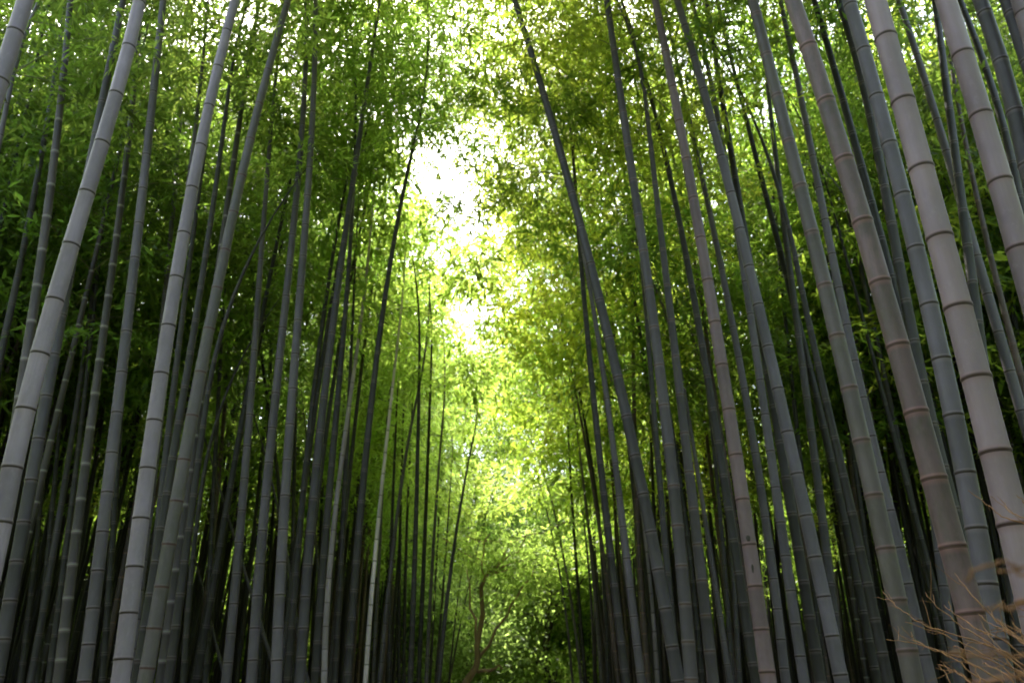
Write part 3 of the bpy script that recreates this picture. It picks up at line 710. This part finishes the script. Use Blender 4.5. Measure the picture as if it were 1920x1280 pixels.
def broad_tree(x, y, H, spread, zb, mat, bark, label, seed, nlimb=16, dens=60, trunk_pts=None, extra=None, rad=.13):
    r = np.random.default_rng(seed)
    t = empty('broadleaf_tree', (x, y, 0)); tag(t, label, 'tree', 'broadleaf trees closing the far end of the path')
    if trunk_pts is None:
        P, R = limb((0, 0, -.2), (r.uniform(-1, 1), r.uniform(-1, 1), H * .8), rad, rad * .35, r, .25, 14)
    else: P, R = trunk_pts
    V, Fq = tube_mesh(P, R, 10); mesh_obj('trunk', V, Fq, bark, t, smooth=True)
    parts, S = [], []
    for k in range(nlimb):
        j = r.integers(len(P) // 3, len(P)); a = r.uniform(0, 6.28); L = spread * r.uniform(.6, 1.1)
        q = P[j] + np.array([math.cos(a) * L, math.sin(a) * L, r.uniform(.1, .9) * L]); q[2] = max(q[2], zb)
        lp_, lr = limb(P[j], q, R[j] * .6, .012, r, .3)
        parts.append(tube_mesh(lp_, lr, 6))
        for s in range(dens):
            m = r.integers(3, 9); S.append(lp_[m] + r.normal(0, 1, 3) * np.array([.75, .75, .5]) * spread * .3)
    if extra: parts += extra
    V, Fq = join(parts); mesh_obj('limbs', V, Fq, bark, t, smooth=True)
    S = np.array(S); S = S[S[:, 2] > zb * .8]
    V, Fq, ti = place_sprays(T_FINE if trunk_pts else T_BROAD, S, r, (.8, 1.5))
    mesh_obj('crown', V, Fq, mat, t, fattrs={'tint': ti})
    return t
# the crooked brown tree seen low between the rows
Yt = 17.0
tp = [at(x, y, Yt)[0] for x, y in ((868,1290), (880,1268), (892,1252), (896,1232), (894,1210), (900,1180), (905,1150), (903,1120), (902,1100), (912,1078), (925,1065), (940,1050), (955,1020))]
base = Vector((tp[0].x - .35, Yt, 0))
P = np.array([[0, 0, -.1], [.1, 0, 1.2]] + [list(p - base) for p in tp]); R = np.interp(np.arange(len(P)), [0, 4, 10, 14], [.09, .062, .04, .02])
br = [at(x, y, Yt)[0] - base for x, y in ((894,1258), (905,1256), (918,1257), (928,1252), (936,1246), (942,1254))]
ex = [tube_mesh(np.array([list(b) for b in br]), np.linspace(.036, .018, 6), 8)]
broad_tree(base.x, Yt, 6, 1.3, 4.6, LM['lit'], BARK, 'crooked brown tree with a forked trunk low between the two rows', 41, 9, 9, (P, R), ex)
bt = [(-4.6, 36, 18, 3.0, 4.0, 'green', 'tall green tree left of the foot of the sky gap'),
      (-1.8, 37, 20.5, 3.2, 3.0, 'green', 'tallest tree rising to the foot of the sky gap'),
      (1.8, 38, 20.5, 3.2, 3.0, 'green', 'tall green tree right below the foot of the sky gap'),
      (-3.2, 31, 9, 2.6, 1.0, 'green', 'bushy green tree left of centre behind the thin culms at the far end'),
      (-.6, 34, 9.5, 2.6, 1.0, 'pale', 'pale green tree in the middle, straight behind the crooked brown one'),
      (2.2, 33, 10, 2.6, 1.2, 'green', 'leafy tree right of the middle behind the far end of the right row'),
      (-1.9, 28, 7.5, 2.3, .9, 'pale', 'low dark-stemmed bushy tree behind the forked trunk of the crooked one'),
      (1.3, 30, 8.2, 2.5, .9, 'lit', 'leafy tree low at the foot of the right row'),
      (-5.8, 34, 12, 3.0, 1.2, 'green', 'tall green tree far behind the left row of culms'),
      (5.0, 35, 12, 3.0, 1.2, 'green', 'tall green tree far behind the right row of culms')]
for i, (x, y, H, sp, zb, m_, lb) in enumerate(bt):
    broad_tree(x, y, H, sp, zb, LM[m_], DBARK, lb, 60 + i, 30 if H > 15 else 18, 50 if H > 15 else 30, rad=.12 if H < 8 else .2)

# ---------------------------------------------------------------- the far wood all round, one leafy mass
r = np.random.default_rng(5)
n = 7500
th = r.uniform(-.80, .80, n); rad_ = r.uniform(38, 50, n)
hz = r.uniform(0, 1, n) ** .9 * (10.5 + 2.2 * np.sin(th * 9) + 1.5 * np.sin(th * 23))
S = np.stack([np.sin(th) * rad_, np.cos(th) * rad_, hz], -1)
keep_ = (np.abs(np.arctan2(S[:, 0], S[:, 1]) + .01) > .07) | (r.random(len(S)) < .35)
S = S[keep_]
m_ = 6500                                    # unseen ring round the sides and back, added to block low skylight
tb = r.uniform(.80, 2 * math.pi - .80, m_); rb = r.uniform(30, 38, m_)
S = np.concatenate([S, np.stack([np.sin(tb) * rb, np.cos(tb) * rb, r.uniform(0, 12.5, m_)], -1)])
T_FAR = [leaf_quads(q_[:, 0] * 2.6, (q_[:, 2] - q_[:, 0]) * 2.8, (q_[:, 1] - q_[:, 3]) * 1.5) for q_ in T_BROAD]
V, Fq, ti = place_sprays(T_FAR, S, r, (.8, 1.6))
tag(mesh_obj('wood', V, Fq, LM['green'], fattrs={'tint': ti}), 'far-off leafy wood behind the grove, seen as green glimpses between culms', 'wood', kind='stuff')
# low growth on the grove floor far back
n = 900
S = np.stack([r.uniform(-24, 24, n), r.uniform(30, 38, n), r.uniform(.1, 1.6, n)], -1)
S = S[np.abs(S[:, 0] + .4) > 2.6]
V, Fq, ti = place_sprays(T_BROAD, S, r, (.8, 1.5))
tag(mesh_obj('undergrowth', V, Fq, LM['pale'], fattrs={'tint': ti}), 'low green undergrowth at the back of the grove floor', 'undergrowth', kind='stuff')

# ---------------------------------------------------------------- brushwood fence, dry twigs at the lower right
fence = empty('brushwood_fence', (1.35, 1.6, 0))
tag(fence, 'dry brown brushwood twigs sticking out at the bottom right corner before the thick culms', 'fence')
f0 = np.array([1.35, 1.6, 0])
def twig_from_px(pts, D0, D1, r0, r1, side_twigs, r):
    n = len(pts); P = []
    for i, (x, y) in enumerate(pts):
        D = D0 + (D1 - D0) * i / max(1, n - 1)
        P.append(list(at(x, y, D)[0]))
    P = np.array(P)
    # resample smooth
    t = np.linspace(0, n - 1, n * 4); Q = np.stack([np.interp(t, np.arange(n), P[:, a]) for a in range(3)], -1)
    Q[1:-1] += r.normal(0, .0012, Q[1:-1].shape)
    parts = [tube_mesh(Q - f0, np.linspace(r0, r1, len(Q)) * r.uniform(.85, 1.2, len(Q)), 6)]
    for s in range(side_twigs):
        j = r.integers(2, len(Q) - 1); d = Q[j] - Q[j - 1]; d /= np.linalg.norm(d)
        d2 = unit(d + r.normal(0, .75, 3)); L = r.uniform(.02, .07)
        tt = np.linspace(0, 1, 5)[:, None]
        B_ = Q[j] + d2 * L * tt + np.cumsum(r.normal(0, .0015, (5, 3)), 0) * (tt > 0)
        parts.append(tube_mesh(B_ - f0, np.linspace(r1 * 1.1, r1 * .6, 5), 5))
    V, Fq = join(parts)
    mesh_obj('twig', V, Fq, TWIG, fence, smooth=True)
r = np.random.default_rng(21)
TW = [  # root first, tip last
 ([(1990,1015),(1920,982),(1873,966),(1855,948),(1815,918)], 1.35, 1.45, 2),
 ([(1990,1010),(1920,972),(1888,953),(1858,930)], 1.3, 1.4, 1),
 ([(2010,1270),(1905,1190),(1850,1145),(1812,1105),(1790,1074)], 1.35, 1.5, 4),
 ([(2000,1300),(1890,1205),(1832,1178),(1795,1155),(1770,1134)], 1.4, 1.55, 4),
 ([(2010,1330),(1880,1240),(1800,1205),(1760,1185),(1697,1165)], 1.45, 1.65, 3),
 ([(2010,1310),(1870,1215),(1780,1185),(1730,1170),(1700,1150),(1673,1128),(1655,1108)], 1.45, 1.7, 4),
 ([(1960,1350),(1830,1265),(1770,1222),(1715,1205),(1662,1198)], 1.4, 1.65, 3),
 ([(1960,1340),(1860,1265),(1800,1232),(1745,1215),(1712,1198),(1709,1184)], 1.4, 1.6, 4),
 ([(1990,1290),(1900,1235),(1840,1195),(1800,1172),(1760,1140),(1735,1110)], 1.45, 1.6, 3),
 ([(2000,1240),(1920,1205),(1880,1180),(1850,1165),(1835,1150)], 1.3, 1.45, 3),
 ([(2010,1255),(1930,1215),(1895,1188),(1868,1165),(1852,1135)], 1.3, 1.4, 4),
 ([(2000,1290),(1940,1240),(1915,1200),(1880,1175),(1855,1182)], 1.3, 1.4, 4),
 ([(1990,1330),(1900,1262),(1850,1235),(1790,1210),(1787,1212)], 1.35, 1.5, 3),
 ([(1900,1330),(1820,1280),(1790,1255),(1757,1245)], 1.4, 1.5, 2),
 ([(1960,1330),(1885,1262),(1862,1250),(1845,1243)], 1.3, 1.4, 3),
 ([(1990,1260),(1950,1205),(1920,1190),(1898,1168)], 1.3, 1.38, 3),
 ([(1800,1330),(1775,1262),(1760,1248)], 1.5, 1.55, 1),
 ([(2000,1300),(1930,1265),(1880,1225),(1860,1195),(1838,1180)], 1.35, 1.45, 4),
 ([(2000,1320),(1950,1280),(1900,1250),(1870,1215),(1845,1205),(1810,1200)], 1.35, 1.5, 4),
 ([(2010,1180),(1960,1160),(1940,1150),(1912,1140)], 1.25, 1.3, 2),
 ([(1890,1340),(1835,1290),(1800,1262),(1780,1258)], 1.4, 1.5, 3),
 ([(1950,950),(1925,945),(1906,928)], 1.4, 1.42, 0),
 ([(1880,1345),(1850,1300),(1835,1270),(1828,1250),(1800,1237)], 1.4, 1.45, 3),
]
for pts, D0, D1, st in TW: twig_from_px(pts, D0, D1, .0014, .00055, st, r)
# a few much closer twigs, out of focus
for pts, D in (([(2010,1052),(1920,1064),(1885,1056),(1840,1062),(1810,1084)], .48), ([(2000,1140),(1920,1130),(1880,1132),(1845,1135)], .45),
               ([(2000,1218),(1920,1228),(1860,1226),(1775,1225)], .5), ([(2000,1070),(1950,1066),(1900,1070),(1868,1072)], .5), ([(2000,1260),(1930,1266),(1880,1270),(1830,1280)], .48)):
    twig_from_px(pts, D, D * 1.04, .0011, .0008, 0, r)
# the woven body of the fence under the frame
for i in range(46):
    x0 = 1.02 + rnd.uniform(-.06, .5); y0 = 1.0 + rnd.uniform(0, 1.6)
    Pz = np.array([[x0 + rnd.uniform(-.05, .05) * k, y0 + rnd.uniform(-.1, .1) * k, -.05 + k * .24] for k in range(5)])
    V, Fq = tube_mesh(Pz - f0, np.linspace(.006, .003, 5), 5)
    mesh_obj('stick', V, Fq, TWIG, fence, smooth=True)
print('BAMBOO', count, 'SPOTS', len(spots), 'FACES', sum(len(m.polygons) for m in bpy.data.meshes))
